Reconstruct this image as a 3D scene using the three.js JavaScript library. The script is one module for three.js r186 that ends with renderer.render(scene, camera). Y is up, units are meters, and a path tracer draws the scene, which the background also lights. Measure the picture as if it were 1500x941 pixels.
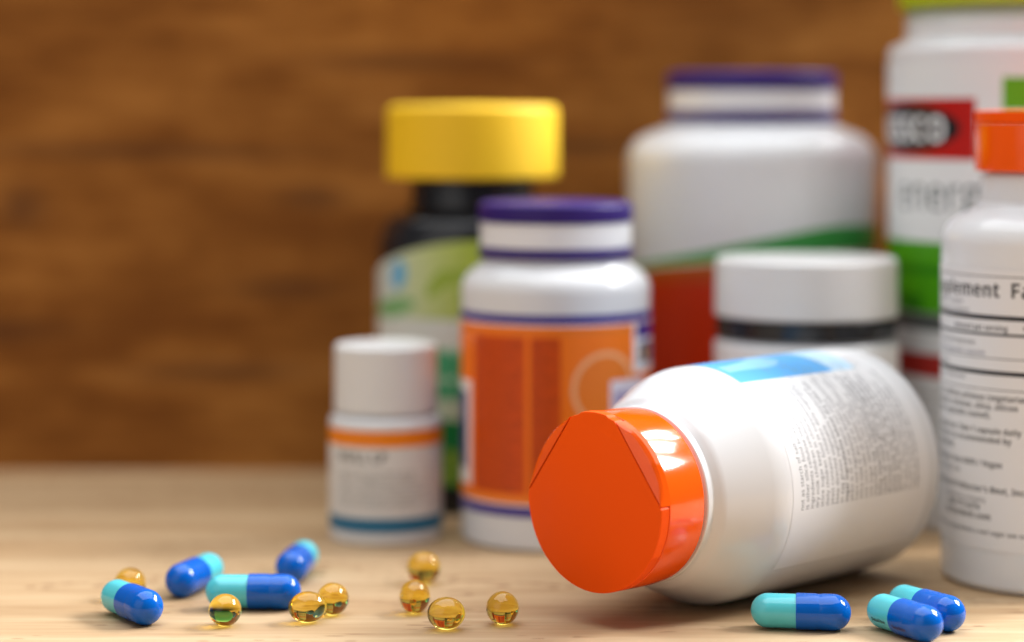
import * as THREE from 'three';
import { mergeGeometries, toCreasedNormals } from 'three/addons/utils/BufferGeometryUtils.js';
import { RectAreaLightUniformsLib } from 'three/addons/lights/RectAreaLightUniformsLib.js';

// ---------------------------------------------------------------- camera, light, exposure
const MM = 0.001, EYE = 113, FOCAL = 3450;                 // eye height in mm, focal length in photograph pixels
const scene = new THREE.Scene();
const camera = new THREE.PerspectiveCamera(2 * Math.atan(470.5 / FOCAL) * 180 / Math.PI, 1500 / 941, 0.02, 20);
camera.position.set(0, EYE * MM, 0);
camera.setViewOffset(1500, 941, 0, 310, 1500, 941);        // level camera with a shifted lens, verticals stay vertical
camera.focus = 0.512;
camera.userData.fStop = 4.5;
const renderer = new THREE.WebGLRenderer({ antialias: true });
renderer.setSize(1024, 642);
renderer.toneMapping = THREE.LinearToneMapping;
renderer.toneMappingExposure = 1.12;
renderer.shadowMap.enabled = true;
scene.background = new THREE.Color().setRGB(0.11, 0.11, 0.12);   // dim room
RectAreaLightUniformsLib.init();
const AIM = new THREE.Vector3(0.03, 0.03, -0.56);
const PANE_L = 56, TOP_L = 2.6, FILL_L = 0.4;
const lightFittings = [];
function areaLight(holder, w, h, L, color, [x, y, z]) {
  const l = new THREE.RectAreaLight(color, L, w, h);
  l.position.set(x, y, z); holder.add(l); l.rotation.y = Math.PI;      // shines along the holder's +z
  return l;
}
const aimed = (g, pos) => { g.position.set(...pos); g.lookAt(AIM); };
const glow = (v) => new THREE.MeshStandardMaterial({ color: 0x222222, roughness: 0.6, emissive: new THREE.Color(1, 1, 1), emissiveIntensity: v });

// ---------------------------------------------------------------- helpers
let seed = 7;
const rnd = () => { seed = (seed * 1664525 + 1013904223) >>> 0; return seed / 4294967296; };
const used = {};
function numbered(name) { const n = used[name] = (used[name] ?? -1) + 1; return n ? `${name}_${String(n).padStart(3, '0')}` : name; }
function thing(name, label, category, [x, y, z] = [0, 0, 0], group) {
  const o = new THREE.Group(); o.name = numbered(name); o.position.set(x * MM, y * MM, z * MM);
  o.userData = { label, category }; if (group) o.userData.group = group;
  scene.add(o); return o;
}
function part(name, geo, mat, parent, label) {
  const m = new THREE.Mesh(geo, mat); m.name = name; m.castShadow = m.receiveShadow = true;
  if (label) m.userData.label = label;
  parent.add(m); return m;
}
function fillet(pts, seg = 7) {                            // [[r, y, fillet radius]] -> rounded profile in metres
  const out = [], V = (p) => new THREE.Vector2(p[0], p[1]);
  pts.forEach((p, i) => {
    const f = p[2] || 0, P = V(p);
    if (!f || !i || i === pts.length - 1) { out.push(P); return; }
    const a = V(pts[i - 1]).sub(P), b = V(pts[i + 1]).sub(P), la = a.length(), lb = b.length();
    a.normalize(); b.normalize();
    const half = Math.acos(THREE.MathUtils.clamp(a.dot(b), -1, 1)) / 2;
    const t = Math.min(f / Math.tan(half), la * 0.49, lb * 0.49), r = t * Math.tan(half);
    const c = P.clone().add(a.clone().add(b).normalize().multiplyScalar(r / Math.sin(half)));
    const s = P.clone().addScaledVector(a, t).sub(c), e = P.clone().addScaledVector(b, t).sub(c);
    let a0 = Math.atan2(s.y, s.x), d = Math.atan2(e.y, e.x) - a0;
    if (d > Math.PI) d -= 2 * Math.PI; if (d < -Math.PI) d += 2 * Math.PI;
    for (let k = 0; k <= seg; k++) out.push(new THREE.Vector2(c.x + r * Math.cos(a0 + d * k / seg), c.y + r * Math.sin(a0 + d * k / seg)));
  });
  return out.map((v) => new THREE.Vector2(Math.max(v.x, 0) * MM, v.y * MM));
}
const lathe = (pts, seg = 96) => new THREE.LatheGeometry(fillet(pts), seg);
function ribbed(pts, y0, y1, n, depth) {                   // grip ribs between two heights
  const g = new THREE.LatheGeometry(fillet(pts, 5), n * 6), p = g.attributes.position;
  for (let i = 0; i < p.count; i++) {
    const x = p.getX(i), y = p.getY(i) / MM, z = p.getZ(i);
    if (y < y0 || y > y1) continue;
    const r = Math.hypot(x, z); if (r < 1e-6) continue;
    const k = 1 - depth * MM * (0.5 + 0.5 * Math.cos(Math.atan2(x, z) * n)) / r;
    p.setX(i, x * k); p.setZ(i, z * k);
  }
  g.computeVertexNormals(); return g;
}
const D = Math.PI / 180;
function wrap(r, th0, th1, y0, top, seg = 96, rows = 10) { // a label wrapped on a cylinder; top may be a function of the angle
  const topOf = typeof top === 'function' ? top : () => top;
  let yMax = -1e9; for (let i = 0; i <= seg; i++) yMax = Math.max(yMax, topOf(th0 + (th1 - th0) * i / seg));
  const pos = [], nor = [], uv = [], idx = [];
  for (let j = 0; j <= rows; j++) for (let i = 0; i <= seg; i++) {
    const u = i / seg, th = (th0 + (th1 - th0) * u), y = y0 + (topOf(th) - y0) * j / rows, s = Math.sin(th * D), c = Math.cos(th * D);
    pos.push(r * s * MM, y * MM, r * c * MM); nor.push(s, 0, c); uv.push(u, (y - y0) / (yMax - y0));
    if (i < seg && j < rows) { const a = j * (seg + 1) + i, b = a + seg + 1; idx.push(a, a + 1, b, a + 1, b + 1, b); }
  }
  const g = new THREE.BufferGeometry();
  g.setAttribute('position', new THREE.Float32BufferAttribute(pos, 3));
  g.setAttribute('normal', new THREE.Float32BufferAttribute(nor, 3));
  g.setAttribute('uv', new THREE.Float32BufferAttribute(uv, 2));
  g.setIndex(idx); return g;
}
function canvasTex(wmm, hmm, ppm, draw) {                  // drawn in millimetres from the top left
  const c = document.createElement('canvas'); c.width = Math.min(2048, Math.round(wmm * ppm)); c.height = Math.min(2048, Math.round(hmm * ppm));
  const x = c.getContext('2d'); x.scale(c.width / wmm, c.height / hmm); draw(x, wmm, hmm);
  const t = new THREE.CanvasTexture(c); t.colorSpace = THREE.SRGBColorSpace; t.anisotropy = 8; return t;
}
const plastic = (rgb, roughness = 0.3, extra = {}) => new THREE.MeshPhysicalMaterial({ color: new THREE.Color().setRGB(...rgb), roughness, ...extra });
const paper = (map, roughness = 0.4) => new THREE.MeshPhysicalMaterial({ map, roughness, specularIntensity: 0.6 });
function words(x, text, px, py, size, color, weight = '') { x.fillStyle = color; x.font = `${weight} ${size}px sans-serif`.trim(); x.fillText(text, px, py); }
const VOC = 'dietary supplement take one capsule daily with food or as directed store in a cool dry place keep out of reach of children do not use if seal is broken other ingredients cellulose magnesium stearate silica vegetable contains no sugar salt starch yeast wheat gluten corn soy milk egg'.split(' ');
function fine(x, px, py, width, size, color, weight = '') {   // one line of small print
  x.fillStyle = color; x.font = `${weight} ${size}px sans-serif`.trim();
  let at = px; while (at < px + width) { const w = VOC[Math.floor(rnd() * VOC.length)]; const l = x.measureText(w).width; if (at + l > px + width) break; x.fillText(w, at, py); at += l + size * 0.32; }
}
// smooth value noise
const P = new Uint16Array(1024); for (let i = 0; i < 512; i++) P[i] = i; for (let i = 511; i > 0; i--) { const j = Math.floor(rnd() * (i + 1)); [P[i], P[j]] = [P[j], P[i]]; } for (let i = 0; i < 512; i++) P[i + 512] = P[i];
const VAL = new Float32Array(512); for (let i = 0; i < 512; i++) VAL[i] = rnd();
function noise(x, y) {
  const xi = Math.floor(x), yi = Math.floor(y), fx = x - xi, fy = y - yi, u = fx * fx * (3 - 2 * fx), v = fy * fy * (3 - 2 * fy);
  const a = P[(xi & 511)], b = P[((xi + 1) & 511)], y0 = yi & 511, y1 = (yi + 1) & 511;
  const p = VAL[P[a + y0]], q = VAL[P[b + y0]], r = VAL[P[a + y1]], s = VAL[P[b + y1]];
  return p + (q - p) * u + (r - p + (p - q - r + s) * u) * v;
}
function fbm(x, y, o = 4) { let s = 0, a = 0.5, n = 0; for (let i = 0; i < o; i++) { s += a * noise(x, y); n += a; x = x * 2.03 + 17.1; y = y * 2.03 + 31.7; a *= 0.5; } return s / n; }
function pixelTex(w, h, f, srgb = true) {
  const d = new Uint8Array(w * h * 4);
  for (let j = 0; j < h; j++) for (let i = 0; i < w; i++) { const c = f(i / w, j / h), k = (j * w + i) * 4; d[k] = c[0]; d[k + 1] = c[1]; d[k + 2] = c[2]; d[k + 3] = 255; }
  const t = new THREE.DataTexture(d, w, h); t.magFilter = THREE.LinearFilter; t.minFilter = THREE.LinearFilter; t.wrapS = t.wrapT = THREE.MirroredRepeatWrapping;
  if (srgb) t.colorSpace = THREE.SRGBColorSpace; t.needsUpdate = true; return t;
}
const mixc = (a, b, t) => [a[0] + (b[0] - a[0]) * t, a[1] + (b[1] - a[1]) * t, a[2] + (b[2] - a[2]) * t];
const cl = (v) => Math.max(0, Math.min(1, v));
const ss = (a, b, x) => { const t = cl((x - a) / (b - a)); return t * t * (3 - 2 * t); };
const X = (px, z) => (px - 750) * z / FOCAL;               // photograph column and depth (mm) -> x (mm)

// ---------------------------------------------------------------- table and wooden backdrop
const TW = 400;                                            // mm covered by the table texture
function tableGrain(u, v) {
  const x = u * TW, y = v * TW + 3.5 * fbm(u * TW / 60, v * TW / 30, 3);
  const broad = fbm(x / 150 + 5, y / 14, 4), mid = fbm(x / 50 + 9, y / 2.6 + 40, 4), fineg = fbm(x / 18 + 3, y / 1.5 + 11, 4);
  const pore = ss(0.7, 0.86, noise(x / 4 + 70, y / 1.1 + 90)) * ss(0.42, 0.6, fbm(x / 26, y / 9 + 8, 2));
  return { broad, mid, fineg, pore };
}
const tableMap = pixelTex(2048, 2048, (u, v) => {
  const g = tableGrain(u, v), t = cl(0.5 + (g.broad - 0.5) * 1.1 + (g.mid - 0.5) * 0.45 + (g.fineg - 0.5) * 0.5);
  let c = mixc([162, 128, 90], [200, 173, 137], t);
  c = mixc(c, [128, 92, 60], g.pore * 0.75);
  return c;
});
const tableBump = pixelTex(1024, 1024, (u, v) => { const g = tableGrain(u, v), b = 255 * cl(0.5 + (g.mid - 0.5) * 0.5 + (g.fineg - 0.5) * 0.5 - g.pore * 0.4); return [b, b, b]; }, false);
const tableMat = new THREE.MeshPhysicalMaterial({ map: tableMap, bumpMap: tableBump, bumpScale: 0.00012, roughness: 0.55 });
function slab(w, h, d, uvw, uvh) {                          // a box whose uv runs in repeats of the texture
  const g = new THREE.BoxGeometry(w * MM, h * MM, d * MM), p = g.attributes.position, n = g.attributes.normal, uv = g.attributes.uv;
  for (let i = 0; i < p.count; i++) {
    const ax = Math.abs(n.getY(i)) > 0.5;
    uv.setXY(i, (p.getX(i) / MM + w / 2 + (Math.abs(n.getX(i)) > 0.5 ? p.getZ(i) / MM : 0)) / uvw, (ax ? p.getZ(i) / MM + d / 2 : p.getY(i) / MM + h / 2) / uvh);
  }
  return g;
}
const WALL_Z = 736;
const table = new THREE.Mesh(slab(900, 28, 700, TW, TW), tableMat);
table.name = 'tabletop'; table.position.set(0, -14 * MM, -(WALL_Z - 350) * MM);
table.userData = { label: 'pale wooden tabletop under the bottles and pills', kind: 'structure' };
table.castShadow = table.receiveShadow = true; scene.add(table);

const BW = 440, BH = 220;
const knots = [[0.425, 0.39, 10, 3.4], [0.3, 0.45, 48, 2.4], [0.41, 0.262, 15, 3], [0.36, 0.14, 26, 3], [0.22, 0.37, 7, 6], [0.62, 0.46, 20, 2.6], [0.2, 0.2, 22, 3], [0.5, 0.58, 30, 2.5]];
const wallMap = pixelTex(2048, 1024, (u, v) => {
  const x = u * BW, y = v * BH + 6 * (fbm(u * BW / 70 + 3, v * BH / 30, 3) - 0.5);
  const broad = fbm(x / 34 + 15, y / 15 + 4, 4), mid = fbm(x / 40 + 1, y / 3.4 + 60, 4), fineg = fbm(x / 12, y / 0.8, 3), mott = fbm(x / 9 + 33, y / 7 + 8, 3);
  let t = cl(0.5 + (broad - 0.5) * 1.5 + (mid - 0.5) * 0.8 + (fineg - 0.5) * 0.6 + (mott - 0.5) * 0.5), k = 0;
  for (const [ku, kv, rx, ry] of knots) { const dx = (x - ku * BW) / rx, dy = (y - kv * BH) / ry; k = Math.max(k, Math.exp(-(dx * dx + dy * dy))); }
  let c = mixc([122, 71, 22], [167, 109, 48], t);
  return mixc(c, [84, 50, 26], k * (0.4 + 0.4 * mid));
});
const wallMat = new THREE.MeshPhysicalMaterial({ map: wallMap, roughness: 0.85, specularIntensity: 0.4 });
const wall = new THREE.Mesh(slab(500, 210, 20, BW, BH), wallMat);
wall.name = 'wall'; wall.position.set(0, 105 * MM, -(WALL_Z + 10) * MM);
wall.userData = { label: 'brown wooden board wall behind the bottles', kind: 'structure' };
wall.castShadow = wall.receiveShadow = true; scene.add(wall);

// ---------------------------------------------------------------- lamps outside the frame
const frameMat = plastic([0.6, 0.6, 0.6], 0.5);
const box = (w, h, d, x, y, z) => new THREE.BoxGeometry(w, h, d).translate(x, y, z);
{ // a window of three panes to the upper right
  const win = thing('window', 'three-paned white window to the right of the table', 'window');
  aimed(win, [0.03 + 0.78, 0.03 + 0.68, -0.92]);
  const pw = 0.17, ph = 0.4, bar = 0.1;
  const xs = [-1, 0, 1].map((k) => k * (pw + bar));
  part('frame', mergeGeometries([box(3 * pw + 4 * bar, bar, 0.03, 0, ph / 2 + bar / 2, 0), box(3 * pw + 4 * bar, bar, 0.03, 0, -ph / 2 - bar / 2, 0), ...[-1.5, -0.5, 0.5, 1.5].map((k) => box(bar, ph, 0.03, k * (pw + bar), 0, 0))]), frameMat, win);
  for (const x of xs) { part('pane', box(pw, ph, 0.006, x, 0, 0), glow(1.0), win); areaLight(win, pw, ph, PANE_L, new THREE.Color(0.96, 0.98, 1), [x, 0, 0.006]); }
}
{ // a large soft ceiling light
  const lamp = thing('ceiling_light', 'large square white ceiling light above the table', 'light');
  aimed(lamp, [-0.02, 1.0, -0.66]);
  part('housing', box(1.34, 1.34, 0.04, 0, 0, -0.023), frameMat, lamp);
  part('diffuser', box(1.3, 1.3, 0.004, 0, 0, 0), glow(0.3), lamp);
  areaLight(lamp, 1.3, 1.3, TOP_L, new THREE.Color(0.95, 0.98, 1), [0, 0, 0.006]);
}
{ // weak soft light from the front left
  const lamp = thing('softbox_light', 'white softbox light at the front left of the table', 'light');
  aimed(lamp, [-0.8, 0.5, 0.3]);
  part('housing', box(1.34, 1.34, 0.04, 0, 0, -0.023), frameMat, lamp);
  part('diffuser', box(0.8, 0.8, 0.004, 0, 0, 0), glow(0.3), lamp);
  areaLight(lamp, 0.8, 0.8, FILL_L, new THREE.Color(1, 0.98, 0.96), [0, 0, 0.006]);
}

// ---------------------------------------------------------------- materials shared by bottles
const white = plastic([0.74, 0.74, 0.75], 0.2), whiteCap = plastic([0.74, 0.73, 0.72], 0.36), orangeCap = plastic([0.92, 0.1, 0.0], 0.13), orangeLid = plastic([0.91, 0.09, 0.0], 0.5, { specularIntensity: 0.25 });
const purple = plastic([0.032, 0.013, 0.15], 0.42, { specularIntensity: 0.5 }), sleeve = plastic([0.8, 0.8, 0.82], 0.3), black = plastic([0.012, 0.012, 0.014], 0.18);
const BG = 'bottles standing or lying on the table';
const BOT = (name, label, x, z) => thing(name, label, 'bottle', [x, 0, -z], BG);

// ---- small white bottle, left
{
  const b = BOT('supplement_bottle', 'small white bottle with white cap and thin orange label band, leftmost of the bottles', X(565, 624), 624);
  part('body', lathe([[0, 0.8], [12, 0.8, 0.6], [13, 0, 0.5], [14.9, 0, 1.6], [14.9, 32.0, 2.0], [12.6, 32.8, 0.5], [11.6, 33.4, 0.3], [11.6, 50], [0, 50]]), white, b);
  part('cap', ribbed([[12.6, 33.4], [13.7, 33.4, 0.4], [13.6, 51.0, 1.1], [0, 51.2]], 34.6, 49.4, 72, 0.22), whiteCap, b);
  const w = 15.02 * 240 * D, h = 26.4;                       // label spans heights 3.2 to 29.6
  part('label', wrap(15.02, -120, 120, 3.2, 29.6), paper(canvasTex(w, h, 16, (x) => {
    x.fillStyle = '#dcd9d6'; x.fillRect(0, 0, w, h);
    x.fillStyle = '#ef8412'; x.fillRect(0, 0, w, 4.2);
    const cx = w / 2;
    words(x, 'NULL LP', cx - 13.5, 8.6, 3.7, '#2e2c2b', 'bold');
    for (let k = 0; k < 8; k++) fine(x, cx - 13.5, 11.4 + k * 1.25, 24 + 3 * rnd(), 1.2, '#6b6662');
    for (let k = 0; k < 7; k++) { fine(x, cx + 12, 10 + k * 1.7, 13, 1.2, '#b5a2a0'); fine(x, cx - 29, 10 + k * 1.7, 13, 1.2, '#9a948e'); }
    x.fillStyle = '#2d6f92'; x.fillRect(0, h - 3.8, w, 3.8);
  })), b);
}
// ---- yellow-capped black bottle
{
  const z = 681, b = BOT('supplement_bottle', 'black bottle with tall yellow cap and green label', X(692, z), z);
  part('body', lathe([[0, 1], [22, 1, 1], [24, 0, 1], [27.2, 0, 2.5], [27.2, 75, 7], [24.6, 81.6, 3], [18.4, 84.6, 1.5], [17.8, 88, 1], [17.8, 111], [0, 111]]), black, b);
  part('cap', ribbed([[22, 93.4], [24.9, 93.4, 0.8], [24.7, 114.2, 2.0], [0, 114.6]], 95.4, 110.6, 96, 0.25), plastic([0.92, 0.56, 0.006], 0.6), b);
  const arch = (t) => 66 + 10.5 * Math.cos(cl(Math.abs(t - 8) / 95) * Math.PI / 2);
  const r = 27.32, y0 = 8, y1 = 76.5, w = r * 250 * D, h = y1 - y0;
  part('label', wrap(r, -125, 125, y0, arch), paper(canvasTex(w, h, 12, (x) => {
    const cx = w / 2, X0 = (th) => cx + th * D * r;
    x.fillStyle = '#c9d0c2'; x.fillRect(0, 0, w, h);
    const g = x.createLinearGradient(X0(-60), 0, X0(10), 0); g.addColorStop(0, '#c7cfc8'); g.addColorStop(0.45, '#b9c48a'); g.addColorStop(1, '#9db02f');
    x.fillStyle = g; x.fillRect(X0(-125), 0, X0(90) - X0(-125), 22);
    x.fillStyle = '#8fa73a'; for (let k = 0; k < 9; k++) { x.beginPath(); x.ellipse(X0(-20 + k * 9), 8 + 10 * rnd(), 5, 2, rnd() * 3, 0, 7); x.fill(); }
    x.fillStyle = '#5da9d2'; x.beginPath(); x.ellipse(X0(-49), 10, 3.2, 4.2, 0.3, 0, 7); x.fill();
    x.fillStyle = '#7fae74'; x.beginPath(); x.ellipse(X0(-60), 20, 12, 3, -0.2, 0, 7); x.fill();
    x.fillStyle = '#d3d6cf'; x.fillRect(0, 22.5, w, 8);
    x.fillStyle = '#49a777'; x.fillRect(X0(-48), 30, X0(70) - X0(-48), 19);
    for (let k = 0; k < 4; k++) fine(x, X0(-58), 31 + k * 4.4, 60, 3.3, k % 2 ? '#2f8a5a' : '#cfe0cf', 'bold');
    x.fillStyle = '#b9cdb4'; x.fillRect(X0(-120), 44, X0(80) - X0(-120), 6);
    x.fillStyle = '#0f7a3d'; x.fillRect(0, 50, w, h - 50);
    x.fillStyle = '#79a13a'; x.beginPath(); x.ellipse(X0(-18), 63, 12, 5, 0, 0, 7); x.fill();
  })), b);
}
// ---- bottles with a purple flip cap in a clear sleeve
function purpleCap(b, r, y, h, top, ring) {               // y: foot of the cap
  part('cap_ring', lathe([[r - 2, y], [r, y, 0.4], [r, y + ring, 0.4], [r - 2, y + ring]]), purple, b);
  part('cap_sleeve', ribbed([[r - 2.2, y + ring + 0.05], [r - 0.45, y + ring + 0.05, 0.3], [r - 0.45, y + h - top - 0.05, 0.3], [r - 2.2, y + h - top - 0.05]], y + ring + 0.6, y + h - top - 0.6, 72, 0.15), sleeve, b);
  part('cap_top', lathe([[r - 2, y + h - top], [r, y + h - top, 0.5], [r, y + h, 1.2], [r - 4, y + h + 0.2, 0.4], [0, y + h]]), purple, b);
}
{ // orange label
  const z = 623, b = BOT('supplement_bottle', 'white bottle with orange label and purple cap behind the tipped bottle', X(814, z), z);
  part('body', lathe([[0, 1], [20, 1, 1], [22, 0, 1], [25, 0, 3], [25, 68.5, 7.5], [20.4, 72.2, 1.6], [19, 73.5, 0.4], [19, 86], [0, 86]]), white, b);
  purpleCap(b, 20.4, 74.2, 14.3, 5, 2.7);
  const r = 25.12, y0 = 9, y1 = 60.6, w = r * 330 * D, h = y1 - y0;
  part('label', wrap(r, -165, 165, y0, y1), paper(canvasTex(w, h, 12, (x) => {
    const cx = w / 2, X0 = (th) => cx + th * D * r;
    x.fillStyle = '#fb7a0c'; x.fillRect(0, 0, w, h);
    x.fillStyle = '#3d2a86'; x.fillRect(0, 0, w, 2.4);
    x.fillStyle = '#f3efee'; x.fillRect(0, 2.4, w, 0.5);
    x.fillStyle = '#f07a1e'; x.fillRect(0, 2.9, w, 2.2);
    x.fillStyle = '#f18a3a'; x.fillRect(0, h - 4.6, w, 1.4); x.fillStyle = '#f3efee'; x.fillRect(0, h - 3.2, w, 0.5);
    x.fillStyle = '#46358c'; x.fillRect(0, h - 2.7, w, 2.7);
    // left-hand purple and white panel
    x.fillStyle = '#efe7e6'; x.fillRect(X0(-100), 18, X0(-62) - X0(-100), 27); x.fillStyle = '#4b3c86'; x.fillRect(X0(-99), 21, X0(-68) - X0(-99), 20);
    // small print columns
    for (const [a, e] of [[-58, -19], [-16, 2]]) {
      x.fillStyle = '#d44c02'; x.fillRect(X0(a), 5.6, X0(e) - X0(a), h - 11.5);
      for (let k = 0; k < 37; k++) fine(x, X0(a) + 0.4, 7.2 + k * 1.07, X0(e) - X0(a) - 1, 1.05, '#6e1f06');
    }
    x.strokeStyle = '#f6b07c'; x.lineWidth = 1.3; x.beginPath(); x.arc(X0(30), 19, 9, 0, 7); x.stroke();
    x.fillStyle = '#f07d20'; x.beginPath(); x.arc(X0(30), 19, 8.3, 0, 7); x.fill();
    x.fillStyle = '#e9dfe8'; x.fillRect(X0(33), 17, X0(66) - X0(33), 12); x.fillStyle = '#a99ac0'; x.fillRect(X0(36), 20, 11, 6);
    x.fillStyle = '#f4f0ef'; x.fillRect(X0(52), 3, X0(110) - X0(52), 12.5); x.fillStyle = '#3d2a86'; x.fillRect(X0(55), 3, X0(108) - X0(55), 4);
    x.fillStyle = '#27406f'; x.fillRect(X0(58), 8, 10, 5.4); x.fillStyle = '#d9a52b'; x.beginPath(); x.arc(X0(66), 11, 1.6, 0, 7); x.fill();
  })), b);
}
{ // large one, far back
  const z = 695, b = BOT('supplement_bottle', 'large white bottle with purple cap and red label under a green swoosh', X(1101, z), z);
  part('body', lathe([[0, 1], [30, 1, 1], [33, 0, 1], [36.7, 0, 4], [36.7, 103.4, 14], [26, 107.8, 3], [24.2, 109, 0.6], [24.2, 122], [0, 122]], 128), white, b);
  purpleCap(b, 24.9, 109.2, 14.8, 5.2, 3.4);
  const top = (t) => 67 + 14.5 * ss(-100, 62, t) * (1 - 0.15 * ss(20, 75, t));
  const r = 36.82, y0 = 7, w = r * 210 * D, yM = Math.max(...Array.from({ length: 97 }, (_, i) => top(-105 + 210 * i / 96))), h = yM - y0;
  part('label', wrap(r, -105, 105, y0, top), paper(canvasTex(w, h, 9, (x) => {
    const cx = w / 2, edge = (th, d) => { x.beginPath(); x.moveTo(0, h); for (let t = -105; t <= 105; t += 2) x.lineTo(cx + t * D * r, yM - (top(t) - d(t))); x.lineTo(w, h); x.closePath(); x.fill(); };
    x.fillStyle = '#3f9a48'; x.fillRect(0, 0, w, h);
    x.fillStyle = '#efe4d8'; edge(0, (t) => 1.4 + 5.8 * ss(-70, 45, t));
    x.fillStyle = '#b5651f'; edge(0, (t) => 1.9 + 6.0 * ss(-70, 45, t));
    x.fillStyle = '#b5460f'; edge(0, (t) => 3.2 + 7.2 * ss(-70, 45, t));
    x.fillStyle = '#c23008'; edge(0, (t) => 6 + 9.5 * ss(-70, 45, t));
    for (let k = 0; k < 12; k++) fine(x, cx + 5, 24 + k * 2.4, 30, 1.9, '#e8b9a4');
  })), b);
}
// ---- jar with white cap
{
  const z = 628, b = BOT('supplement_jar', 'white jar with wide white cap over a dark ring, behind the tipped bottle', X(1181, z), z);
  b.userData.category = 'jar';
  part('body', lathe([[0, 1], [20, 1, 1], [22, 0, 1], [24.3, 0, 2.5], [24.3, 51.4, 2.2], [22.4, 52.8, 0.4], [21.8, 72], [0, 72]]), white, b);
  part('neck_ring', lathe([[21, 52.9], [24.0, 52.9, 0.3], [24.0, 58.0, 0.3], [21, 58.0]]), black, b);
  part('cap', ribbed([[22.6, 58.3], [24.3, 58.3, 0.5], [24.1, 73.6, 1.4], [0, 73.9]], 60, 71, 90, 0.2), whiteCap, b);
  const r = 24.42, y0 = 4, y1 = 51, w = r * 300 * D, h = y1 - y0;
  part('label', wrap(r, -150, 150, y0, y1), paper(canvasTex(w, h, 9, (x) => {
    x.fillStyle = '#eeedec'; x.fillRect(0, 0, w, h);
    x.fillStyle = '#8f8d90'; x.fillRect(w / 2 - 17, 2.5, 14, 5);
    for (let k = 0; k < 10; k++) fine(x, w / 2 - 18, 12 + k * 3, 36, 2, '#6b6a70');
  })), b);
}
// ---- tall tub at the right edge
{
  const z = 655, b = BOT('supplement_tub', 'tall wide white tub with lime cap and red and green label at the right edge', X(1541, z), z);
  b.userData.category = 'tub';
  part('body', lathe([[0, 1], [40, 1, 1], [42, 0, 1], [45, 0, 3], [45, 130.4, 4], [41.5, 131.4, 1.5], [40, 133, 0.8], [40, 142], [0, 142]], 128), white, b);
  part('cap', ribbed([[40, 141.2], [42, 141.2, 0.6], [41.8, 160, 2], [0, 160.4]], 143, 156, 120, 0.25), plastic([0.42, 0.5, 0.005], 0.35), b);
  const r = 45.12, y0 = 6, y1 = 126, w = r * 230 * D, h = y1 - y0;
  part('label', wrap(r, -125, 105, y0, y1, 128), paper(canvasTex(w, h, 9, (x) => {
    const X0 = (th) => (th + 125) * D * r, Y0 = (y) => y1 - y;
    x.fillStyle = '#dfe0e0'; x.fillRect(0, 0, w, h);
    x.fillStyle = '#b3120a'; x.fillRect(X0(-112), Y0(116), X0(-38.5) - X0(-112), 16.4);
    x.fillStyle = '#16181b'; x.beginPath(); x.ellipse(X0(-73), Y0(108), X0(-44.5) - X0(-73), 6.6, 0, 0, 7); x.fill();
    x.fillStyle = '#e8e9ea'; x.font = 'bold 9.5px sans-serif'; x.textAlign = 'center'; x.save(); x.translate(X0(-73), Y0(104.6)); x.scale(1.05, 1); x.fillText('NISSCO', 0, 0); x.restore();
    x.textAlign = 'right'; words(x, 'energy', X0(-28.5), Y0(86.5), 12.5, '#5c6467'); x.textAlign = 'left';
    x.fillStyle = '#62a30c'; x.fillRect(X0(-29), Y0(121.5), 26, 8.6);
    x.fillStyle = '#4a9a08'; x.fillRect(X0(-125), Y0(77.4), X0(20) - X0(-125), 19);
    x.fillStyle = '#2f8007'; x.fillRect(X0(-125), Y0(71), X0(20) - X0(-125), 2.4); x.fillStyle = '#2a7a08'; x.fillRect(X0(-125), Y0(63), X0(-62) - X0(-125), 4);
    x.fillStyle = '#5b5e5c'; x.fillRect(X0(-125), Y0(58.2), X0(20) - X0(-125), 4.6);
    x.fillStyle = '#a8271f'; x.fillRect(X0(-92), Y0(47.4), X0(-40) - X0(-92), 6.2);
    for (let k = 0; k < 9; k++) fine(x, X0(-95), Y0(36 - k * 3), 40, 2.2, '#8a8a8a');
    fine(x, X0(-95), Y0(9), 40, 3, '#55524e', 'bold');
  })), b);
}
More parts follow.
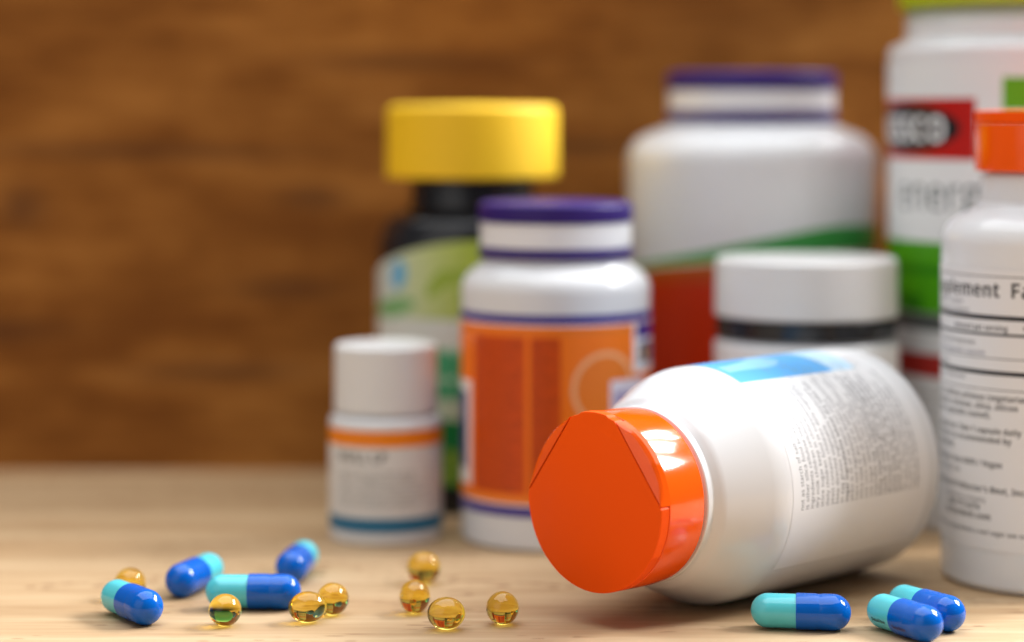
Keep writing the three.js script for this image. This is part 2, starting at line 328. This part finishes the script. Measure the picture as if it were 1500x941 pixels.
// ---- flip-top caps of the two orange-capped bottles
function flipCap(b, y, r, h, turn) {                       // y: foot, turn: where the thumb tab points
  const cap = new THREE.Group(); cap.name = 'cap'; cap.position.y = y * MM; cap.rotation.y = turn * D; b.add(cap);
  const lid = 3.0, flat = r * 0.83;                           // lid height; chords lie this far from the axis
  const prof = [[r - 3, 0], [r, 0, 0.3]];
  for (let k = 1; k < 9; k++) { const t = k / 9; prof.push([r + 0.16 * Math.sin(Math.PI * t), (h - lid) * t]); }
  prof.push([r, h - lid, 0.15], [r - 1, h - lid, 0.1], [0, h - lid]);
  part('cap_base', new THREE.LatheGeometry(fillet(prof), 128), orangeCap, cap);
  const dirs = [[-53], [54]].map(([a]) => [Math.sin(a * D), Math.cos(a * D)]);   // the two flats either side of the tab
  const R = r - 0.02, half = Math.acos(flat / R);
  const outline = (off, rr) => {                            // disc cut by both chords; thumb tab left between them
    const s = new THREE.Shape(); let first = true;
    for (let i = 0; i < 360; i++) {
      const a = i * D; let px = rr * Math.sin(a), py = rr * Math.cos(a);
      for (const [nx, ny] of dirs) { const d = px * nx + py * ny; if (d > flat - off) { px -= nx * (d - flat + off); py -= ny * (d - flat + off); } }
      const tab = 1 + 0.022 * (1 - ss(9, 14, Math.abs((i + 180) % 360 - 180))); px *= tab; py *= tab;
      first ? s.moveTo(px * MM, py * MM) : s.lineTo(px * MM, py * MM); first = false;
    }
    s.closePath(); return s;
  };
  const bev = 0.3;
  let g = new THREE.ExtrudeGeometry(outline(bev + 0.14, R - bev), { depth: (lid - 2 * bev - 0.14) * MM, bevelEnabled: true, bevelThickness: bev * MM, bevelSize: bev * MM, bevelSegments: 5 });
  g.rotateX(-Math.PI / 2); g.scale(1, 1, -1); flip(g); g = toCreasedNormals(g, 0.5);
  g.translate(0, (h - lid + 0.14 + bev) * MM, 0);
  part('flip_lid', g, orangeLid, cap);
  for (const [nx, ny] of dirs) {                             // raised segments outside the flats
    const N = 36, T = 10, chord = flat + 0.16, hh = Math.acos(chord / R), rows = [], pos = [];
    for (let i = 0; i <= N; i++) {                           // a soft slope from the chord down to the rim, then the side wall
      const a = -hh + 2 * hh * i / N, e = R * Math.sin(a), out = R * Math.cos(a), row = [];
      const pt = (o, z) => row.push([nx * o + ny * e, (h - lid) + z, ny * o - nx * e]);
      pt(chord, 0); for (let k = 0; k <= T; k++) { const t = k / T; pt(chord + (out - chord) * t, lid - 0.12 - 1.1 * t ** 2.2 - 0.5 * Math.max(0, t - 0.8) * 5 * t * (out - chord) / (R - chord)); }
      pt(out, -0.05); rows.push(row);
    }
    for (let i = 0; i < N; i++) for (let k = 0; k < T + 2; k++) {
      const A = rows[i][k], B = rows[i + 1][k], C = rows[i + 1][k + 1], E = rows[i][k + 1];
      for (const q of [A, C, B, A, E, C]) pos.push(q[0] * MM, q[1] * MM, q[2] * MM);
    }
    let e = new THREE.BufferGeometry(); e.setAttribute('position', new THREE.Float32BufferAttribute(pos, 3));
    e.setAttribute('uv', new THREE.Float32BufferAttribute(new Float32Array(pos.length / 3 * 2), 2)); e.computeVertexNormals(); e = toCreasedNormals(e, 0.7);
    part('cap_shoulder', e, orangeCap, cap);
  }
  return cap;
}
function flip(g) {                                          // restore winding after mirroring
  const n = g.index ? g.index.array : null;
  if (n) for (let i = 0; i < n.length; i += 3) [n[i], n[i + 1]] = [n[i + 1], n[i]];
  else for (const key of ['position', 'uv', 'normal']) { const a = g.attributes[key]; if (!a) continue; const k = a.itemSize, v = a.array; for (let i = 0; i < a.count; i += 3) for (let j = 0; j < k; j++) { const t = v[i * k + j]; v[i * k + j] = v[(i + 1) * k + j]; v[(i + 1) * k + j] = t; } }
  g.computeVertexNormals();
}
{ // standing, right edge
  const z = 569, b = BOT('supplement_bottle', 'white bottle with orange flip cap and black printed facts label, standing at the right edge', X(1551, z), z);
  const R = 28;
  part('body', lathe([[0, 1.2], [22, 1.2, 1], [24, 0, 1], [R, 0, 4.5], [R, 85.6, 9], [19.4, 89.4, 2.4], [18.6, 91, 0.6], [18.6, 97.4, 0.3], [17, 97.6], [17, 108], [0, 108]], 128), white, b);
  flipCap(b, 98.2, 19.9, 14.4, 90);
  const r = R + 0.1, y0 = 10, y1 = 75.6, w = r * 190 * D, h = y1 - y0;
  part('label', wrap(r, -103, 87, y0, y1, 128), paper(canvasTex(w, h, 21, (x) => {
    const Y0 = (y) => y1 - y, L = 1.2, ink = '#1d1c1f';
    x.fillStyle = '#e2e1e2'; x.fillRect(0, 0, w, h);
    const line = (y, t) => { x.fillStyle = ink; x.fillRect(L, Y0(y) - t / 2, 62, t); };
    line(74.0, 0.22); words(x, 'Supplement  Facts', L + 0.6, Y0(69.6), 4.9, ink, 'bold');
    words(x, 'Serving Size  1 capsule', L + 0.6, Y0(67.6), 1.7, '#4b4a50'); words(x, '60 Servings per container', L + 0.6, Y0(65.6), 1.7, '#4b4a50');
    line(64.4, 1.1); words(x, 'Amount per serving        % Daily Value', L + 14, Y0(61.7), 1.8, ink, 'bold');
    line(60.5, 0.6); words(x, 'Total Carbohydrates', L + 6, Y0(58.1), 1.75, ink); words(x, '2 mg', L + 36, Y0(58.1), 1.75, ink);
    words(x, 'from vegetable capsules', L + 6, Y0(55.9), 1.75, '#4b4a60'); line(54.9, 0.2); words(x, 'Folate', L + 6, Y0(52.9), 1.75, ink); words(x, '*', L + 37, Y0(52.6), 1.75, ink);
    line(51.5, 1.05); words(x, '* Daily value not established', L - 2, Y0(49.0), 1.6, '#4b4a50'); line(47.6, 0.2);
    const T = [[45.2, 'Other: modified cellulose (vegetarian'], [43.1, '(vegetarian cellulose, silica, silicon'], [41.0, 'capsule, vegetable coated).'], [37.4, 'Suggested Use: Take 1 capsule daily'], [35.3, 'with food or as recommended by'], [33.0, 'a nutritionist.']];
    for (const [y, s] of T) words(x, s, L + 1.2, Y0(y), 1.95, '#1d1c1f', 'bold');
    words(x, 'Gluten-free  Non-GMO / Vegan', L + 1.2, Y0(29.6), 1.95, ink, 'bold'); words(x, 'Soy-free / Dairy-free', L + 1.2, Y0(27.6), 1.7, '#4b4a50');
    words(x, 'Manufactured for', L + 1.2, Y0(23.8), 1.9, '#2b2a2e', 'bold'); words(x, "Doctor's Best, Inc.", L + 17.2, Y0(23.4), 2.15, ink, 'bold');
    words(x, 'a California company', L + 9, Y0(21.4), 1.7, '#4b4a50'); words(x, '800-777-6274', L + 11, Y0(19.2), 2.0, ink, 'bold'); words(x, 'doctorsbest.com', L + 9.4, Y0(17.0), 2.15, ink, 'bold');
    fine(x, L, Y0(13.2), 60, 1.5, '#4b4a4e', 'bold');
  })), b);
}
{ // lying in front
  const TH = 44 * D, R = 27.1, L = 95, face = [X(868, 513), 513];
  const ax = new THREE.Vector3(-Math.sin(TH), 0, Math.cos(TH));
  const b = thing('supplement_bottle', 'white bottle with orange flip cap lying on its side in the foreground', 'bottle', [0, 0, 0], BG);
  const Z = new THREE.Vector3(0, 1, 0), Xa = new THREE.Vector3().crossVectors(ax, Z);
  b.quaternion.setFromRotationMatrix(new THREE.Matrix4().makeBasis(Xa, ax, Z));
  b.position.set((face[0] - ax.x * L) * MM, (R + 0.05) * MM, (-face[1] - ax.z * L) * MM);
  part('body', lathe([[0, 2], [19, 2, 1.5], [22, 0, 1.5], [R, 0, 5], [R, 62, 13], [21.2, 75.5, 6], [19.6, 77.4, 0.8], [19.6, 79.2, 0.4], [17, 79.4], [17, 90], [0, 90]], 160), white, b);
  flipCap(b, 80.3, 19.5, 14.6, 0);
  const r = R + 0.05, y0 = 6, y1 = 58.8, A0 = -128, A1 = 110, w = r * (A1 - A0) * D, h = y1 - y0;
  part('label', wrap(r, A0, A1, y0, y1, 160), paper(canvasTex(w, h, 17.9, (x) => {
    const X0 = (t) => (t - A0) * D * r;
    x.fillStyle = '#e6e6e8'; x.fillRect(0, 0, w, h);
    x.fillStyle = '#54a8e6'; x.fillRect(X0(-27), 0, w - X0(-27), 44);
    x.fillStyle = '#8cc6f2'; x.beginPath(); x.moveTo(X0(-16), 2); x.bezierCurveTo(X0(-14), 14, X0(-20), 20, X0(-8), 24); x.lineTo(X0(10), 24); x.bezierCurveTo(X0(-4), 16, X0(-8), 8, X0(-8), 2); x.fill();
    x.fillStyle = '#bfe0f7'; x.fillRect(X0(-27), 35, 30, 9);
    const s = X0(-97);
    for (let k = 0; k < 25; k++) {
      const y = 3.6 + k * 1.85, len = [17, 24, 27, 27, 25, 23, 27][k % 7] + 4 * rnd(), bold = k === 9 || (k > 15 && k < 21);
      fine(x, s, y, k < 5 ? len : len + 5, 1.7, k > 13 ? '#5c5c62' : '#6a6a70', bold ? 'bold' : '');
      if (k > 5) fine(x, s + len + 6, y, 6 + 4 * rnd(), 1.32, '#8c8c92');
    }
  })), b);
}

// ---------------------------------------------------------------- capsules
const turq = plastic([0.1, 0.6, 0.68], 0.12), blue = plastic([0.0, 0.11, 0.53], 0.1, { ior: 1.45 });
const CR = 3.72, CB = 3.94, CL = 21.7;
function capsuleProto() {
  const g = new THREE.Group();
  const bodyPts = []; for (let k = 0; k <= 14; k++) { const a = -Math.PI / 2 + Math.PI / 2 * k / 14; bodyPts.push([CR * Math.cos(a), -CL / 2 + CR + CR * Math.sin(a)]); }
  bodyPts.push([CR, 1.5]);
  const capPts = [[CR - 0.1, -1.0], [CB - 0.04, -1.0, 0.05], [CB, -0.8], [CB, 3.2], [CB - 0.1, 3.7], [CB - 0.1, 4.3], [CB, 4.8]];
  for (let k = 0; k <= 14; k++) { const a = Math.PI / 2 * k / 14; capPts.push([CB * Math.cos(a), CL / 2 - CB + CB * Math.sin(a)]); }
  const turn = (geo) => geo.rotateZ(-Math.PI / 2).translate(0, CB * MM, 0);
  part('capsule_body', turn(new THREE.LatheGeometry(fillet(bodyPts), 48)), turq, g);
  part('capsule_cap', turn(new THREE.LatheGeometry(fillet(capPts), 48)), blue, g);
  return g;
}
const proto = capsuleProto();
function capsule(label, t, bl) {                            // [column, depth] of the turquoise and of the blue end's centre
  const a = [X(...t), t[1]], c = [X(...bl), bl[1]], o = proto.clone();
  o.name = numbered('capsule'); o.userData = { label, category: 'capsule', group: 'blue and turquoise capsules scattered on the table' };
  o.position.set((a[0] + c[0]) / 2 * MM, 0.02 * MM, -(a[1] + c[1]) / 2 * MM);
  o.rotation.y = Math.atan2(c[1] - a[1], c[0] - a[0]);
  scene.add(o); return o;
}
capsule('blue and turquoise capsule lying crosswise alone in front of the tipped bottle', [1126, 512.5], [1221, 510.5]);
const printed = capsule('front capsule of the touching pair at right, with dark print on its side', [1299, 511], [1352, 500]);
capsule('rear capsule of the pair at right, partly behind the printed one', [1329, 521], [1386, 510]);
capsule('capsule at far left with a yellow softgel behind it', [173, 527], [212, 516]);
capsule('capsule with blue end turned left, between far left one and the crosswise one', [302, 558], [268, 546]);
capsule('crosswise capsule behind the leftmost front softgel', [324, 533], [418, 532.4]);
capsule('farthest capsule, blue end towards the viewer, right behind the crosswise one', [444, 575], [427, 561]);
{
  const mk = (txt, color, w, h) => canvasTex(w, h, 60, (x) => { x.clearRect(0, 0, w, h); x.textAlign = 'center'; words(x, txt, w / 2, h * 0.78, h * 0.95, color, 'bold'); });
  const stamp = (txt, color, r, x0, len, th) => {
    const hgt = 1.25, g = wrap(r, 0, hgt / r / D, 0, len, 8, 2), uv = g.attributes.uv;    // runs along the capsule
    for (let i = 0; i < uv.count; i++) uv.setXY(i, uv.getY(i), 1 - uv.getX(i));
    g.rotateZ(-Math.PI / 2); g.rotateX(th * D); g.translate(x0 * MM, CB * MM, 0);
    part('print', g, new THREE.MeshPhysicalMaterial({ map: mk(txt, color, len, hgt), transparent: true, roughness: 0.3 }), printed);
  };
  stamp('Swallow', '#12343a', CR + 0.04, -7, 4.8, 12);
  stamp('Swallow', '#3a1030', CB + 0.04, 0.3, 4.8, 16);
}
// ---------------------------------------------------------------- softgels
const gel = new THREE.MeshPhysicalMaterial({ color: 0xffffff, roughness: 0.0, transmission: 1, thickness: 0.007, ior: 1.46, attenuationColor: new THREE.Color().setRGB(0.95, 0.67, 0.07), attenuationDistance: 0.0085 });
const ball = new THREE.SphereGeometry(1, 64, 48);
function softgel(label, col, z, half, high, depth, turn = 0) {
  const o = new THREE.Mesh(ball, gel); o.name = numbered('softgel');
  o.userData = { label, category: 'softgel', group: 'amber softgels scattered on the table' };
  o.scale.set(half * MM, high * MM, depth * MM); o.rotation.y = turn;
  o.position.set(X(col, z) * MM, (high + 0.01) * MM, -z * MM); o.castShadow = o.receiveShadow = true;
  scene.add(o); return o;
}
softgel('front amber softgel, slightly oval, nearest the picture bottom in the middle', 653.5, 511.5, 4.15, 3.5, 3.6);
softgel('round amber softgel in front of the crosswise capsule at left', 329.5, 515, 3.6, 3.5, 3.9);
softgel('oval amber softgel overlapping another, the front one of the two', 450.5, 518.5, 4.3, 3.4, 3.6, 0.15);
softgel('oval amber softgel half hidden behind another one', 487, 526, 3.6, 3.6, 3.8, -0.2);
softgel('amber softgel standing just behind the frontmost middle one', 607.5, 528, 3.45, 3.75, 4.2);
softgel('blurred amber softgel farthest back, in front of the orange-labelled bottle', 620.5, 561, 4.0, 3.75, 4.0);
softgel('round darker amber softgel just left of the orange cap of the tipped bottle', 736, 516.5, 3.6, 3.6, 3.9);
softgel('blurred amber softgel behind the far left capsule', 190, 543, 3.6, 3.6, 4.0);

renderer.render(scene, camera);
